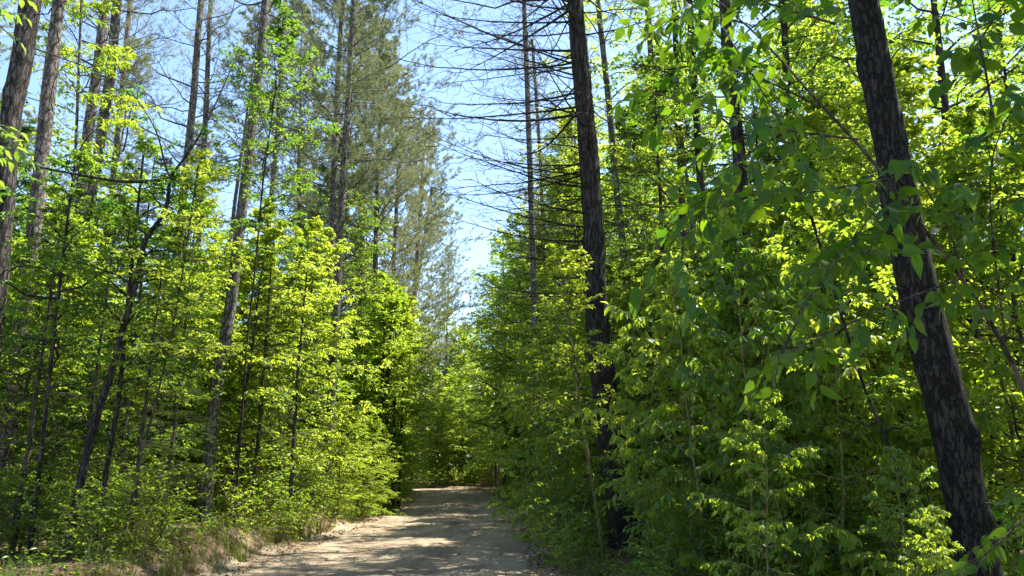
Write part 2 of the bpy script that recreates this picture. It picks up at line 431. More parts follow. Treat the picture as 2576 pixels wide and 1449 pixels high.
def hemlock(r, P, R, b=.12, spread=1.3, nl=46, tw=9, sub=5, lm='hemlock', nl2=9, lf=.035, w=.28):
    wood, cr = MB(), MB()
    wood.add(*tubes(P[None], R[None], 7))
    hs = np.linspace(b, .98, nl) + r.uniform(-.5, .5, nl) * (1 - b) / nl
    u = np.clip((hs - b) / (1 - b), 0, 1); az = np.arange(nl) * 2.4 + r.uniform(-.5, .5, nl)
    L = spread * (1 - .85 * u) * r.uniform(.7, 1.15, nl)
    Q = limbs(r, P, hs, az, .15 + r.normal(0, .1, nl), L, 7, -.22, .02)
    wood.add(*tubes(Q, .011 * (L / spread + .2)[:, None] * np.linspace(1, .25, 7)[None], 4))
    T1, L1 = shoots(r, Q, tw, .12, 1., L * .45 + .08, .95, 4, .15, .0, .02, .7, 3)
    T2, _ = shoots(r, T1, sub, .15, 1., np.clip(L1 * .45, .06, .22), .8, 3, .15, 0, .02, .5, 3)
    wood.add(*tubes(T1, np.full((len(T1), 1), .003) * np.linspace(1, .4, 4)[None], 3))
    for S in (T1, T2):
        p, d = leaf_sites(r, S, nl2, .1)
        add_leaves(cr, r, p, d, lf, w, .25)
    return wood, cr

def shrub(r, H=1.4, stems=6, spread=.5, leaf=.075, n1=7, lpt=7, hang=.25, lm='leaf', wr=.5, fine=False):
    wood, cr = MB(), MB()
    az = r.uniform(0, 6.28, stems); lean = r.uniform(.05, .6, stems)
    L = H * r.uniform(.55, 1.1, stems)
    s = np.linspace(0, 1, 7)[None, :, None]
    d = np.stack([np.cos(az) * lean, np.sin(az) * lean, np.ones(stems)], 1)
    base = np.stack([r.normal(0, .12 * spread, stems), r.normal(0, .12 * spread, stems), np.full(stems, -.05)], 1)
    P = base[:, None] + nz(d)[:, None] * L[:, None, None] * s
    P[..., :2] += d[:, None, :2] * (L[:, None, None] * s * s * .35)
    P += np.cumsum(r.normal(0, .012, P.shape), 1) * L[:, None, None]
    wood.add(*tubes(P, (.004 + .004 * L)[:, None] * np.linspace(1, .35, 7)[None], 5))
    T1, L1 = shoots(r, P, n1, .2, 1., L * .35 * spread / .5 + .08, 1.05, 4, .25, .1, .04, .45)
    wood.add(*tubes(T1, np.full((len(T1), 1), .003) * np.linspace(1, .5, 4)[None], 3))
    for S in (T1, P[:, 3:]):
        p, dd = leaf_sites(r, S, lpt, hang)
        add_leaves(cr, r, p, dd, leaf, wr, .4, fine)
    return wood, cr

PROTO = {}
def proto(key, wc, bark, leafm):
    w, c = wc; PROTO[key] = (w.mesh(key + '_trunk', M[bark]), c.mesh(key + '_crown', M[leafm]))
def place(key, name, label, cat, x, y, sc=1., rz=0., group=None, dz=0., tilt=(0, 0), pn=('trunk', 'crown')):
    o = thing(name, label, cat, (x, y, float(gz(x, y)) + dz), rz, sc, group, tilt)
    part(pn[0], PROTO[key][0], o); part(pn[1], PROTO[key][1], o)
    return o
def hero(name, label, cat, wc, bark, leafm, base, group=None, pn=('trunk', 'crown')):
    """a one-off plant: its meshes are in world space, the Empty goes to its foot"""
    o = thing(name, label, cat, tuple(base), 0, 1, group)
    for mb, nm, mt in ((wc[0], pn[0], bark), (wc[1], pn[1], leafm)):
        if not mb.V: continue
        mb.V = [v - np.asarray(base) for v in mb.V]
        part(nm, mb.mesh(name + '_' + nm, M[mt]), o)
    return o

# ------------------------------------------------------------------ the ground and the road
def grid(xs, ys, zf, name, mat):
    X, Y = np.meshgrid(xs, ys); Z = zf(X, Y)
    V = np.stack([X, Y, Z], -1).reshape(-1, 3); nx = len(xs)
    i = np.arange((len(ys) - 1) * (nx - 1)); a = (i // (nx - 1)) * nx + i % (nx - 1)
    mb = MB(); mb.add(V, np.stack([a, a + 1, a + nx + 1, a + nx], 1)); return mb.mesh(name, mat)
def ground_z(X, Y):
    u = X - road_c(Y)
    return gz(X, Y) - .09 * (1 - np.maximum(sstep(HW - .2, HW + .25, -u), sstep(HW - .15, HW + .7, u))) * ((Y > -14) & (Y < 76))
xs = np.concatenate([[-900, -300, -120, -80], np.arange(-60, -14, 1.), np.arange(-14, 8, .16), np.arange(8, 50, 1.), [60, 80, 120, 300, 900]])
ys = np.concatenate([[-300, -80, -40], np.arange(-20, 6, 1.), np.arange(6, 40, .2), np.arange(40, 80, .5), np.arange(80, 120, 4.), [150, 300, 1200]])
single('forest_floor', grid(xs, ys, ground_z, 'forest_floor', M['soil']), 'brown leafy forest soil under the trees on both sides', 'ground', 'structure')
us = np.arange(-3.9, 4.0, .12); ys2 = np.concatenate([np.arange(-14, 6, .5), np.arange(6, 76, .16)])
Ug, Yg = np.meshgrid(us, ys2); Xg = Ug + road_c(Yg)
r = rs(3)
Zg = gz(Xg, Yg) * (np.abs(Ug) < 2.98) + (gz(Xg, Yg) * .0 - .02) * (np.abs(Ug) >= 2.98) + r.normal(0, .004, Xg.shape)
V = np.stack([Xg, Yg, Zg], -1).reshape(-1, 3); nx = len(us)
i = np.arange((len(ys2) - 1) * (nx - 1)); a = (i // (nx - 1)) * nx + i % (nx - 1)
mb = MB(); mb.add(V, np.stack([a, a + 1, a + nx + 1, a + nx], 1))
rm = mb.mesh('gravel_road', M['road'])
rut = sum(np.exp(-((Ug - c + .12 * lumps(0 * Yg, Yg, .5)) / w_) ** 2) * k for c, w_, k in ((-1.35, .32, 1.), (.35, .32, 1.), (-.2, .25, .4), (2.6, .5, 1.3), (-2.7, .35, .5)))
rut = rut * (.75 + .35 * lumps(Ug, Yg, .9))
ra_ = rm.attributes.new('rut', 'FLOAT', 'POINT'); ra_.data.foreach_set('value', rut.astype(np.float32).ravel())
single('gravel_road', rm, 'sandy gravel road running ahead through the forest', 'road', 'structure')

r = rs(11)
n = 6000                                                      # stones and grit on the road
y = 8 + 45 * r.uniform(0, 1, n) ** 1.6; u = np.clip(r.normal(0, 2.2, n), -3.6, 3.6); k = r.uniform(0, 1, n) < .3
u[k] = np.where(r.uniform(0, 1, k.sum()) < .6, 1, -1) * r.uniform(2.1, 3.5, k.sum())
x = u + road_c(y); s = .012 * np.exp(r.normal(0, .55, n)); s = np.minimum(s, .05)
oc = np.array([[1, 0, 0], [0, 1, 0], [-1, 0, 0], [0, -1, 0], [0, 0, .7], [0, 0, -.6]])
V = oc[None] * s[:, None, None] * r.uniform(.6, 1.2, (n, 6, 1)) + np.stack([x, y, gz(x, y) + s * .2], 1)[:, None]
fc = np.array([[0, 1, 4], [1, 2, 4], [2, 3, 4], [3, 0, 4], [1, 0, 5], [2, 1, 5], [3, 2, 5], [0, 3, 5]])
mb = MB(); mb.add(V, (np.arange(n)[:, None, None] * 6 + fc).reshape(-1, 3), np.repeat(r.uniform(0, 1, n), 8), False)
single('road_gravel', mb.mesh('road_gravel', M['stone']), 'loose stones and grit lying on the road', 'gravel', 'stuff')

def verge_xy(r, n, side, y0, y1, d0, d1, p=1.5):
    y = y0 + (y1 - y0) * r.uniform(0, 1, n) ** p
    d = d0 + (d1 - d0) * r.uniform(0, 1, n) ** 1.5
    return road_c(y) + side * (HW + d), y
mb = MB()                                                     # fallen brown leaves along both edges
for side, n in ((-1, 7000), (1, 9000)):
    x, y = verge_xy(r, n, side, 7, 60, -.5, 6)
    p = np.stack([x, y, gz(x, y) + r.uniform(.005, .04, n)], 1); az = r.uniform(0, 6.28, n)
    add_leaves(mb, r, p, nz(np.stack([np.cos(az), np.sin(az), r.normal(0, .3, n)], 1)), .07, .55, .5)
n = 900; y = 8 + 40 * r.uniform(0, 1, n) ** 1.4; x = road_c(y) + r.uniform(-3, 3, n); az = r.uniform(0, 6.28, n)
add_leaves(mb, r, np.stack([x, y, gz(x, y) + .012], 1), nz(np.stack([np.cos(az), np.sin(az), r.normal(0, .15, n)], 1)), .05, .3, .3)
single('leaf_litter', mb.mesh('leaf_litter', M['litter']), 'brown fallen leaves lying along the road edges', 'leaf litter', 'stuff')

def grass(r, x, y, nb, h, w=.006):
    n = len(x); X = np.repeat(x, nb) + r.normal(0, .04, n * nb); Y = np.repeat(y, nb) + r.normal(0, .04, n * nb)
    H = np.repeat(h, nb) * r.uniform(.5, 1.15, n * nb); az = r.uniform(0, 6.28, n * nb); ln = r.uniform(.15, .9, n * nb)
    b = np.stack([X, Y, gz(X, Y) - .01], 1); d = np.stack([np.cos(az), np.sin(az), 0 * az], 1); sd_ = np.stack([-np.sin(az), np.cos(az), 0 * az], 1) * w
    m1 = b + d * (H * ln * .3)[:, None] + np.array([0, 0, 1.]) * (H * .6)[:, None]
    tp = b + d * (H * ln)[:, None] + np.array([0, 0, 1.]) * (H * (1 - ln * .35))[:, None]
    V = np.stack([b - sd_, b + sd_, m1 + sd_ * .7, m1 - sd_ * .7, tp], 1)
    bb = np.arange(n * nb)[:, None] * 5
    return V.reshape(-1, 3), bb + np.array([[0, 1, 2, 3]]), bb + np.array([[3, 2, 4]]), np.repeat(r.uniform(0, 1, n), nb)
mb = MB()
for side, n, d1 in ((-1, 700, .9), (1, 150, .8)):
    x, y = verge_xy(r, n, side, 8, 60, .1, d1)
    V, q, t, a = grass(r, x, y, 11, r.uniform(.12, .5, n))
    o = mb.n; mb.add(V, q, a, False); mb.F.append(t + o); mb.A.append(a); mb.S.append(np.full(len(t), False))
single('verge_grass', mb.mesh('verge_grass', M['grass']), 'green and straw coloured grass along the road bank', 'grass', 'stuff')

mb = MB()                                                     # low leafy ground cover
for side, n, d1 in ((-1, 42000, 14), (1, 32000, 12)):
    x, y = verge_xy(r, n, side, 7, 55, .4, d1, 1.3)
    k = lumps(x, y, 1.6) + r.normal(0, .5, n) > -.45; x, y = x[k], y[k]; n = len(x)
    p = np.stack([x, y, gz(x, y) + r.uniform(.02, 1, n) ** 1.4 * (.35 + .15 * lumps(x, y, 1.1))], 1); az = r.uniform(0, 6.28, n)
    add_leaves(mb, r, p, nz(np.stack([np.cos(az), np.sin(az), r.normal(-.1, .3, n)], 1)), .075, .55, .35)
single('ground_cover', mb.mesh('ground_cover', M['leaf']), 'low leafy plants carpeting the forest floor', 'ground cover', 'stuff')

# ------------------------------------------------------------------ plants that repeat: one of each kind first
for k in range(3):
    r = rs(100 + k); P, R = straight(r, 7.2, .045, 20, .03)
    proto(f'under{k}', broadleaf(r, P, R, .08, 2.2, 48, .1, 9, 4, 6, .3, (.1, .8)), 'twig', ['leaf', 'leaf_y', 'leaf_y'][k])
for k in range(3):
    r = rs(120 + k); P, R = straight(r, 15, .13, 26, .03)
    proto(f'tall{k}', broadleaf(r, P, R, .16, 3.5, 58, .12, 11, 4, 5, .25, (.15, .9), limbr=.04), 'grey_bark', ['leaf_y', 'leaf', 'leaf_d'][k])
for k in range(2):
    r = rs(110 + k); P, R = straight(r, 7.0, .05, 20, .03)
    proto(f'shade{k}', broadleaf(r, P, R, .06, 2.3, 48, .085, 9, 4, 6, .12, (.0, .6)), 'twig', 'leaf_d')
for k in range(3):
    r = rs(130 + k); P, R = straight(r, 11, .09, 20, .03)
    proto(f'full{k}', broadleaf(r, P, R, .03, 3.0, 60, .15, 9, 3, 5, .25, (.1, .8), limbr=.03), 'grey_bark', ['leaf_y', 'leaf', 'leaf_d'][k])
for k in range(3):
    r = rs(140 + k); P, R = straight(r, 23, .16, 34, .02)
    proto(f'pine{k}', pine(r, P, R, [.5, .6, .42][k], [2.6, 2.2, 2.8][k], 66, 22, 9, 4, 22, .013, .13), 'pine_bark', 'needle')
for k in range(2):
    r = rs(160 + k); P, R = straight(r, 6, .045, 18, .02)
    proto(f'hem{k}', hemlock(r, P, R), 'twig', 'hemlock')
for k in range(4):
    r = rs(180 + k)
    proto(f'shrub{k}', shrub(r, 1.5, 7, .55, [.07, .085, .08, .09][k]), 'stem', ['leaf_y', 'leaf', 'leaf_d', 'leaf'][k])

# ------------------------------------------------------------------ pines and trunks that stand out
def px_pine(label, pts, depth, ztop, seed, b, spread=2.3, nl=46, dead=20, bark='pine_bark', rough=True, group=None, name='pine_tree', **kw):
    r = rs(seed); P, R = px_path(pts, depth, 170 if bark == 'rugged_bark' else 44, ztop)
    return hero(name, label, 'pine', pine(r, P, R, b, spread, nl, dead, rough=rough, **kw), bark, 'needle', P[0], group)
px_pine('thick dark pine trunk cut by the left edge of the picture', [(78, 0, 60), (55, 150, 60), (25, 300, 56), (12, 500, 55), (-5, 700, 58)], 11.5, 21, 201, .55, 2.6, bark='rugged_bark')
px_pine('stout grey pine beside the thick trunk at the left edge', [(148, 0, 32), (120, 250, 40), (85, 600, 40), (58, 800, 42), (30, 1000, 45), (8, 1250, 48)], 13, 21, 202, .55)
px_pine('pale pine trunk, left one of the close pair at upper left', [(265, 0, 26), (250, 150, 28), (215, 375, 29), (190, 625, 31)], 19, 22, 203, .5)
px_pine('pale pine trunk, right one of the close pair at upper left', [(295, 0, 25), (280, 175, 27), (250, 375, 28), (222, 540, 28)], 20, 23, 204, .52)
px_pine('thin pine just right of the close pair of pale trunks', [(328, 0, 14), (310, 200, 15), (290, 400, 16), (270, 600, 17)], 23, 22, 205, .4)
px_pine('slim pine with needled branches between the thin pine and the lit pine', [(505, 0, 16), (487, 250, 19), (460, 500, 21), (440, 700, 23), (424, 860, 25)], 21, 22, 206, .45, 2.5)
px_pine('thin pine stem standing close behind the slim pine', [(530, 0, 12), (517, 300, 14), (500, 600, 15)], 27, 24, 207, .45)
px_pine('brown pine trunk in full sun nearest the road on the left', [(668, 0, 21), (655, 150, 23), (630, 350, 25), (600, 600, 29), (575, 820, 31), (545, 950, 34), (522, 1200, 37)], 17, 20, 208, .62, 1.9, 30, 26)
px_pine('slender grey pine right of the sunlit trunk', [(719, 0, 11), (704, 250, 12), (692, 400, 13), (672, 610, 14)], 30, 27, 209, .5)
px_pine('tall bushy pine with the widest crown in the middle left', [(889, 0, 13), (879, 200, 15), (871, 350, 17), (859, 500, 19), (850, 700, 21), (835, 950, 23), (822, 1200, 25)], 25, 25, 210, .42, 4.3, 76, 26, nn=36, tw=12, sh=5, nL=.13, nw=.012)
px_pine('bare lower trunk touching the widest crowned pine on its left', [(853, 150, 14), (846, 300, 15), (834, 600, 17), (830, 800, 18)], 29, 26, 211, .5, 3., 56, 20, nn=34, tw=12, sh=5, nL=.14, nw=.015)
px_pine('thin far pine just right of the widest crowned pine', [(920, 250, 9), (914, 400, 10), (910, 620, 10)], 38, 27, 212, .40, 4.1, 60, 20, nn=34, tw=12, sh=5, nL=.14, nw=.015)
px_pine('mid distance pine second right of the widest crowned pine', [(958, 250, 10), (951, 425, 11), (944, 675, 13)], 35, 23, 213, .38, 4.5, 64, 20, nn=34, tw=12, sh=5, nL=.14, nw=.015)
px_pine('leafy topped pine third right of the widest crowned pine', [(1010, 300, 9), (999, 500, 10), (989, 690, 11)], 41, 23, 214, .30, 4.9, 64, 20, nn=34, tw=12, sh=5, nL=.14, nw=.015)
px_pine('far pine with its tip bordering the open sky over the road', [(1068, 330, 8), (1060, 500, 9), (1045, 700, 10), (1022, 1000, 11)], 48, 24, 215, .22, 5.2, 66, 10, nn=34, tw=12, sh=5, nL=.14, nw=.015)
px_pine('farthest pine left of the open sky, its tip lowest', [(1088, 470, 7), (1068, 600, 8), (1035, 800, 9), (1010, 1000, 9)], 56, 23.5, 216, .15, 4.9, 60, 10, nn=34, tw=12, sh=5, nL=.15, nw=.018)
px_pine('thin half bare pine behind the black pine, tall stem', [(1318, 0, 12), (1326, 200, 14), (1336, 500, 15), (1345, 800, 16)], 30, 26, 217, .42, 2.2, 40, 40)
px_pine('thinnest half bare pine behind the black pine', [(1338, 100, 8), (1350, 250, 9), (1360, 420, 9), (1372, 700, 9)], 36, 24, 218, .4, 1.8, 36, 40)

# the black pine with tiers of dead branches
r = rs(230)
P, R = px_path([(1443, -60, 42), (1446, 0, 42), (1458, 150, 44), (1473, 300, 46), (1485, 450, 50), (1493, 600, 52), (1503, 824, 57), (1525, 1024, 68), (1550, 1174, 78), (1570, 1290, 88)], 14.5, 170, 19)
wc = pine(rs(231), P, R, .60, 3.6, 44, 0, rough=True, nn=16, el=(0, .5))
blk = hero('dead_branched_pine', 'black trunked pine with tiers of bare dead branches beside the road', 'pine', wc, 'dark_bark', 'needle', P[0])
def bare_branch(r, p0, p1, sag, rad, ntw=11):
    s = np.linspace(0, 1, 12)[:, None]
    Q = p0 + (p1 - p0) * s; Q[:, 2] += (-sag * 4 * s * (1 - s))[:, 0] * 1.0
    Q += np.cumsum(r.normal(0, .008, Q.shape), 0) * (s > 0)
    m = MB(); m.add(*tubes(Q[None], (rad * np.linspace(1, .18, 12))[None], 6))
    L = np.linalg.norm(p1 - p0)
    T, L1 = shoots(r, Q[None], ntw, .15, 1., L * .38, .75, 6, .05, -.02, .05, .5, 1.2)
    m.add(*tubes(T, np.full((len(T), 1), rad * .33) * np.linspace(1, .25, 6)[None], 4))
    T2, _ = shoots(r, T, 3, .3, 1., L1 * .45, .7, 4, .0, 0, .06, .4, .8)
    m.add(*tubes(T2, np.full((len(T2), 1), rad * .17) * np.linspace(1, .4, 4)[None], 3))
    return m
def z_at(P, z): return np.array([np.interp(z, P[:, 2], P[:, i]) for i in range(3)])
nb = 93
for i in range(nb):
    z = 5.0 + 8.5 * (round(i / 4) * 4 / nb * .6 + .4 * i / nb) + r.normal(0, .07)
    c = z_at(P, np.clip(z, 4.9, 14)); a = r.uniform(0, 6.28) if i % 3 == 0 else math.pi + r.normal(0, .75)
    f = (z - 5) / 9; L = (2.4 + 1.8 * min(1, f * 2.)) * r.uniform(.5, 1.12)
    if math.cos(a) > 0: L *= .55
    end = c + np.array([math.cos(a) * L, math.sin(a) * L, L * (.10 + r.normal(0, .09) + .03 * f)])
    o = part('dead_branch', bare_branch(r, c - P[0], end - P[0], L * r.uniform(.0, .08), .009 + r.uniform(.004, .020) * L / 3).mesh('dead_branch', M['dark_bark']), blk)
for pts in [((1500, 610), (1130, 545)), ((1498, 575), (1095, 470)), ((1500, 640), (1330, 610)), ((1488, 425), (1130, 470)), ((1495, 540), (1180, 455))]:
    a_, b_ = U(*pts[0], 14.5), U(*pts[1], 14.0)
    part('dead_branch', bare_branch(r, a_ - P[0], b_ - P[0], .12, .024).mesh('dead_branch', M['dark_bark']), blk)

def px_tree(label, pts, depth, ztop, seed, bark='grey_bark', lm='leaf', name='broadleaf_tree', rough=False, cat='tree', collars=(), **kw):
    r = rs(seed); P, R = px_path(pts, depth, 210 if collars else 44, ztop)
    for z in collars: R = R + .008 * np.exp(-((P[:, 2] - z) / .09) ** 2) * (P[:, 2] < 12)
    return hero(name, label, cat, broadleaf(r, P, R, rough=rough, **kw), bark, lm, P[0])
px_tree('big leaning dark trunk with branch collars at far right', [(2172, 0, 80), (2202, 175, 84), (2232, 325, 86), (2262, 500, 94), (2302, 700, 103), (2357, 924, 112), (2402, 1099, 112), (2432, 1274, 114), (2457, 1424, 118)], 6.4, 19, 240,
        'smooth_bark', 'leaf', rough=True, b=.54, spread=3.6, nl=32, limbr=.035, leaf=.11, twn=10, lpt=6, collars=[float(U(2230, q, 6.4)[2]) for q in (75, 185, 300, 520, 600, 930)])
px_tree('slim grey trunk running up close behind the black pine', [(1503, 0, 15), (1523, 175, 16), (1538, 325, 17), (1553, 500, 18), (1568, 625, 19), (1590, 900, 21)], 19, 18, 241, 'grey_bark', 'leaf_y', b=.55, spread=2., nl=26, lpt=4)
px_tree('thin reddish stem half hidden behind the black pine', [(1465, 25, 8), (1485, 220, 9), (1503, 400, 9), (1525, 700, 10)], 22, 18, 242, 'pine_bark', 'leaf_y', b=.6, spread=1.5, nl=16)
px_tree('grey trunk at top right of the black pine, forked high', [(1625, -20, 15), (1636, 100, 17), (1645, 300, 18), (1655, 600, 20)], 24, 21, 243, 'grey_bark', 'leaf_y', b=.5, spread=2.4, nl=30)
px_tree('dark trunk, left one of two that rise behind the large leaves', [(1693, -20, 15), (1698, 50, 15), (1703, 250, 16), (1715, 500, 17), (1735, 900, 20), (1750, 1200, 22)], 18, 18, 244, 'dark_bark', 'leaf', b=.5, spread=2.2, nl=30)
px_tree('dark trunk, right one of two that rise behind the large leaves', [(1733, -20, 19), (1748, 230, 20), (1765, 500, 22), (1790, 900, 25), (1815, 1150, 28)], 16, 17, 245, 'dark_bark', 'leaf', b=.5, spread=2.2, nl=30)
px_tree('stout dark trunk midway between the black pine and the leaning trunk', [(1823, 0, 30), (1833, 200, 32), (1858, 350, 33), (1873, 650, 36), (1900, 950, 40), (1925, 1250, 44)], 12.5, 15, 246, 'dark_bark', 'leaf_d', rough=True, b=.45, spread=2.6, nl=34)
px_tree('dark slim trunk left of the pale trunk on the right', [(1972, 50, 19), (1982, 250, 20), (2015, 650, 23), (2060, 1000, 26)], 13, 14, 247, 'dark_bark', 'leaf', b=.4, spread=2.3, nl=34)
px_tree('pale thin trunk seen left of the leaning dark trunk', [(2040, 250, 12), (2052, 350, 12), (2067, 500, 13), (2090, 800, 14)], 22, 17, 248, 'pine_bark', 'leaf_y', b=.4, spread=2.3, nl=34)
px_tree('dark trunk seen just right of the leaning trunk', [(2355, 50, 20), (2372, 225, 22), (2392, 425, 26), (2427, 650, 34), (2460, 900, 36)], 11, 13, 249, 'dark_bark', 'leaf', b=.4, spread=2.4, nl=34)
px_tree('slim forked trunk near the right edge of the picture', [(2530, 200, 9), (2552, 400, 11), (2547, 650, 15), (2560, 1000, 18)], 14, 13, 250, 'dark_bark', 'leaf_y', b=.3, spread=2.2, nl=34)
px_tree('thin leaning sapling stem left of the big leaning trunk', [(2172, 974, 9), (2227, 1100, 11), (2272, 1224, 12), (2317, 1324, 13), (2352, 1449, 14)], 7.2, 4.2, 251, 'dark_bark', 'leaf', b=.45, spread=.9, nl=14, leaf=.08, name='sapling', cat='sapling')
px_tree('pale brown sapling stem left of the black pine foot', [(1410, 650, 6), (1425, 774, 7), (1453, 974, 8), (1475, 1124, 9), (1503, 1289, 10)], 13, 5.2, 252, 'stem', 'leaf_y', b=.35, spread=1.4, nl=22, leaf=.085, name='sapling', cat='sapling')

# crooked dark tree on the left with its long bare limb
r = rs(260)
P, R = px_path([(425, 450, 9), (428, 510, 11), (395, 570, 13), (357, 602, 14), (350, 680, 15), (333, 750, 17), (302, 850, 19), (285, 930, 20), (243, 1045, 22), (210, 1180, 24), (180, 1330, 26)], 10.5, 40)
l1 = resample(np.array([U(425, 450, 10.5), U(375, 458, 10.4), (U(300, 458, 10.2)), U(200, 440, 9.9), U(120, 425, 9.7), U(40, 408, 9.5)]), 16)
l2 = resample(np.array([U(425, 450, 10.5), U(455, 410, 10.5), U(492, 360, 10.6), U(530, 290, 10.8), U(570, 200, 11), U(600, 130, 11.2)]), 16)
l3 = resample(np.array([U(425, 442, 10.5), U(410, 400, 10.5), U(404, 355, 10.4), U(380, 300, 10.2), U(330, 230, 10)]), 14)
w, c = broadleaf(r, P, R, b=.5, spread=1.1, nl=12, leaf=.075, twn=6, lpt=4, extra=[(l2, np.linspace(.022, .006, 16)), (l3, np.linspace(.016, .005, 14))], el=(.3, .9))
w.add(*tubes(l1[None], np.linspace(.028, .013, 16)[None], 7))
hero('crooked_tree', 'crooked dark small tree forking under its long bare sideways limb', 'tree', (w, c), 'dark_bark', 'leaf_d', P[0])
px_tree('small tree with fine dark leaves in front of the sunlit pine', [(712, 60, 3), (690, 250, 4), (662, 450, 5), (640, 700, 5), (622, 850, 6), (605, 1100, 6)], 16, 12.5, 261, 'dark_bark', 'leaf_d', b=.5, spread=1.6, nl=34, leaf=.085, twn=8, lpt=5)
px_tree('bright tree with long narrow leaves behind the stout grey pine', [(205, 0, 7), (190, 400, 9), (170, 800, 12), (150, 1200, 14)], 15.5, 14, 262, 'grey_bark', 'leaf_y', b=.33, spread=2.2, nl=34, leaf=.15, twn=8, sub=2, lpt=6, hang=.45, wr=.36)
for k, (lab, pts, d, zt, bk, lm) in enumerate([
    ('straight dark understory stem right of the crooked tree', [(320, 780, 12), (300, 1000, 13), (265, 1200, 15), (250, 1330, 16)], 11, 6.6, 'dark_bark', 'leaf'),
    ('straight dark understory stem left of the crooked tree', [(152, 700, 10), (130, 900, 11), (108, 1100, 13), (88, 1280, 14)], 10.8, 6.4, 'dark_bark', 'leaf_d'),
    ('thin whip of a sapling leaning right below the sunlit pine', [(465, 650, 5), (440, 800, 5), (400, 980, 6), (360, 1130, 7), (315, 1330, 8)], 10.8, 6.2, 'twig', 'leaf_y')]):
    px_tree(lab, pts, d, zt, 270 + k, bk, lm, b=.4, spread=1.3, nl=20, leaf=.075, name='understory_tree')
for k, (lab, pts, d, zt) in enumerate([
    ('dark trunk with a curved top at the left roadside', [(979, 900, 9), (969, 1000, 10), (945, 1070, 12), (936, 1150, 14), (929, 1250, 15)], 29, 8),
    ('brown trunk just right of the curved roadside trunk', [(962, 950, 10), (956, 1100, 14), (950, 1240, 17)], 29, 9),
    ('first of three dark trunks crowding the left road edge', [(975, 1000, 12), (970, 1130, 14), (966, 1270, 16)], 31, 9),
    ('middle of three dark trunks crowding the left road edge', [(992, 1000, 12), (990, 1130, 15), (988, 1280, 17)], 31.5, 9),
    ('last of three dark trunks crowding the left road edge', [(1012, 1000, 9), (1008, 1130, 11), (1003, 1270, 12)], 32, 9)]):
    pts = [(a, b, c * .7) for a, b, c in pts]
    px_tree(lab, pts, d, zt, 280 + k, 'dark_bark', 'leaf_y', b=.25, spread=2.0, nl=34, leaf=.12, twn=9)

# the large leaved sapling close on the right: arching branches with big leaves
r = rs(300)
w, c = MB(), MB()
main = resample(np.array([U(2760, 1560, 3.3), U(2640, 1150, 3.1), U(2530, 860, 3.0), U(2422, 700, 3.0), U(2332, 590, 2.9), U(2232, 450, 2.8), U(2157, 350, 2.8), U(2057, 265, 2.8), U(1982, 165, 2.8), U(1880, 60, 2.9), U(1750, -40, 3.0)]), 40)
base = main[0].copy(); g0 = np.array([base[0] + .25, base[1] + .1, float(gz(base[0] + .25, base[1] + .1)) - .05])
main = resample(np.vstack([g0, main]), 46)
w.add(*tubes(main[None], np.linspace(.016, .003, 46)[None], 8))
sub = []
for pts in [[(2232, 450, 2.8), (2080, 480, 2.7), (1900, 500, 2.6), (1740, 470, 2.6)],
            [(2157, 350, 2.8), (1980, 330, 2.7), (1830, 300, 2.6), (1640, 230, 2.6)],
            [(2057, 265, 2.8), (1900, 190, 2.9), (1760, 120, 3.0)],
            [(2422, 700, 3.0), (2250, 760, 2.8), (2100, 830, 2.7), (1960, 900, 2.6)],
            [(2290, 530, 2.9), (2160, 590, 2.9), (2050, 640, 2.9)],
            [(2530, 860, 3.0), (2500, 640, 2.8), (2480, 420, 2.6), (2500, 300, 2.5), (2570, 240, 2.4)],
            [(2422, 700, 3.0), (2400, 600, 2.9), (2330, 470, 2.7), (2270, 400, 2.6)],
            
            [(2660, 1200, 3.1), (2620, 1260, 3.0), (2520, 1360, 3.0), (2400, 1460, 3.0)],
            [(2500, 300, 2.5), (2470, 130, 2.5), (2440, -30, 2.4)],
            [(1880, 60, 2.9), (1760, 30, 3.0), (1660, 60, 3.1)],
            
            [(1980, 330, 2.7), (1850, 400, 2.6), (1720, 600, 2.5)], [(1960, 900, 2.6), (2050, 720, 2.6), (2180, 560, 2.7)],
            [(1750, -40, 3.0), (1850, 120, 2.8), (1960, 300, 2.7)], [(2100, 60, 2.6), (1960, 20, 2.5), (1840, -30, 2.5)]]:
    q = resample(np.array([U(*p) for p in pts]), 10); sub.append(q)
S = np.stack(sub); w.add(*tubes(S, np.full((len(S), 1), .005) * np.linspace(1, .4, 10)[None], 5))
T1, L1 = shoots(r, S, 11, .1, 1., .32, .85, 6, .35, -.05, .03, .3)
w.add(*tubes(T1, np.full((len(T1), 1), .0022) * np.linspace(1, .5, 6)[None], 4))
for Q, nn_ in ((T1, 6), (S[:, 5:], 6)):
    p, d = leaf_sites(r, Q, nn_, .55, .2, 1., .7)
    add_leaves(c, r, p + d * .006, d, .076, .52, .75, True, .14, .22)
hero('large_leaved_sapling', 'nearest sapling arching in from the right edge with large blurred looking leaves', 'sapling', (w, c), 'twig', 'leaf_big', g0)

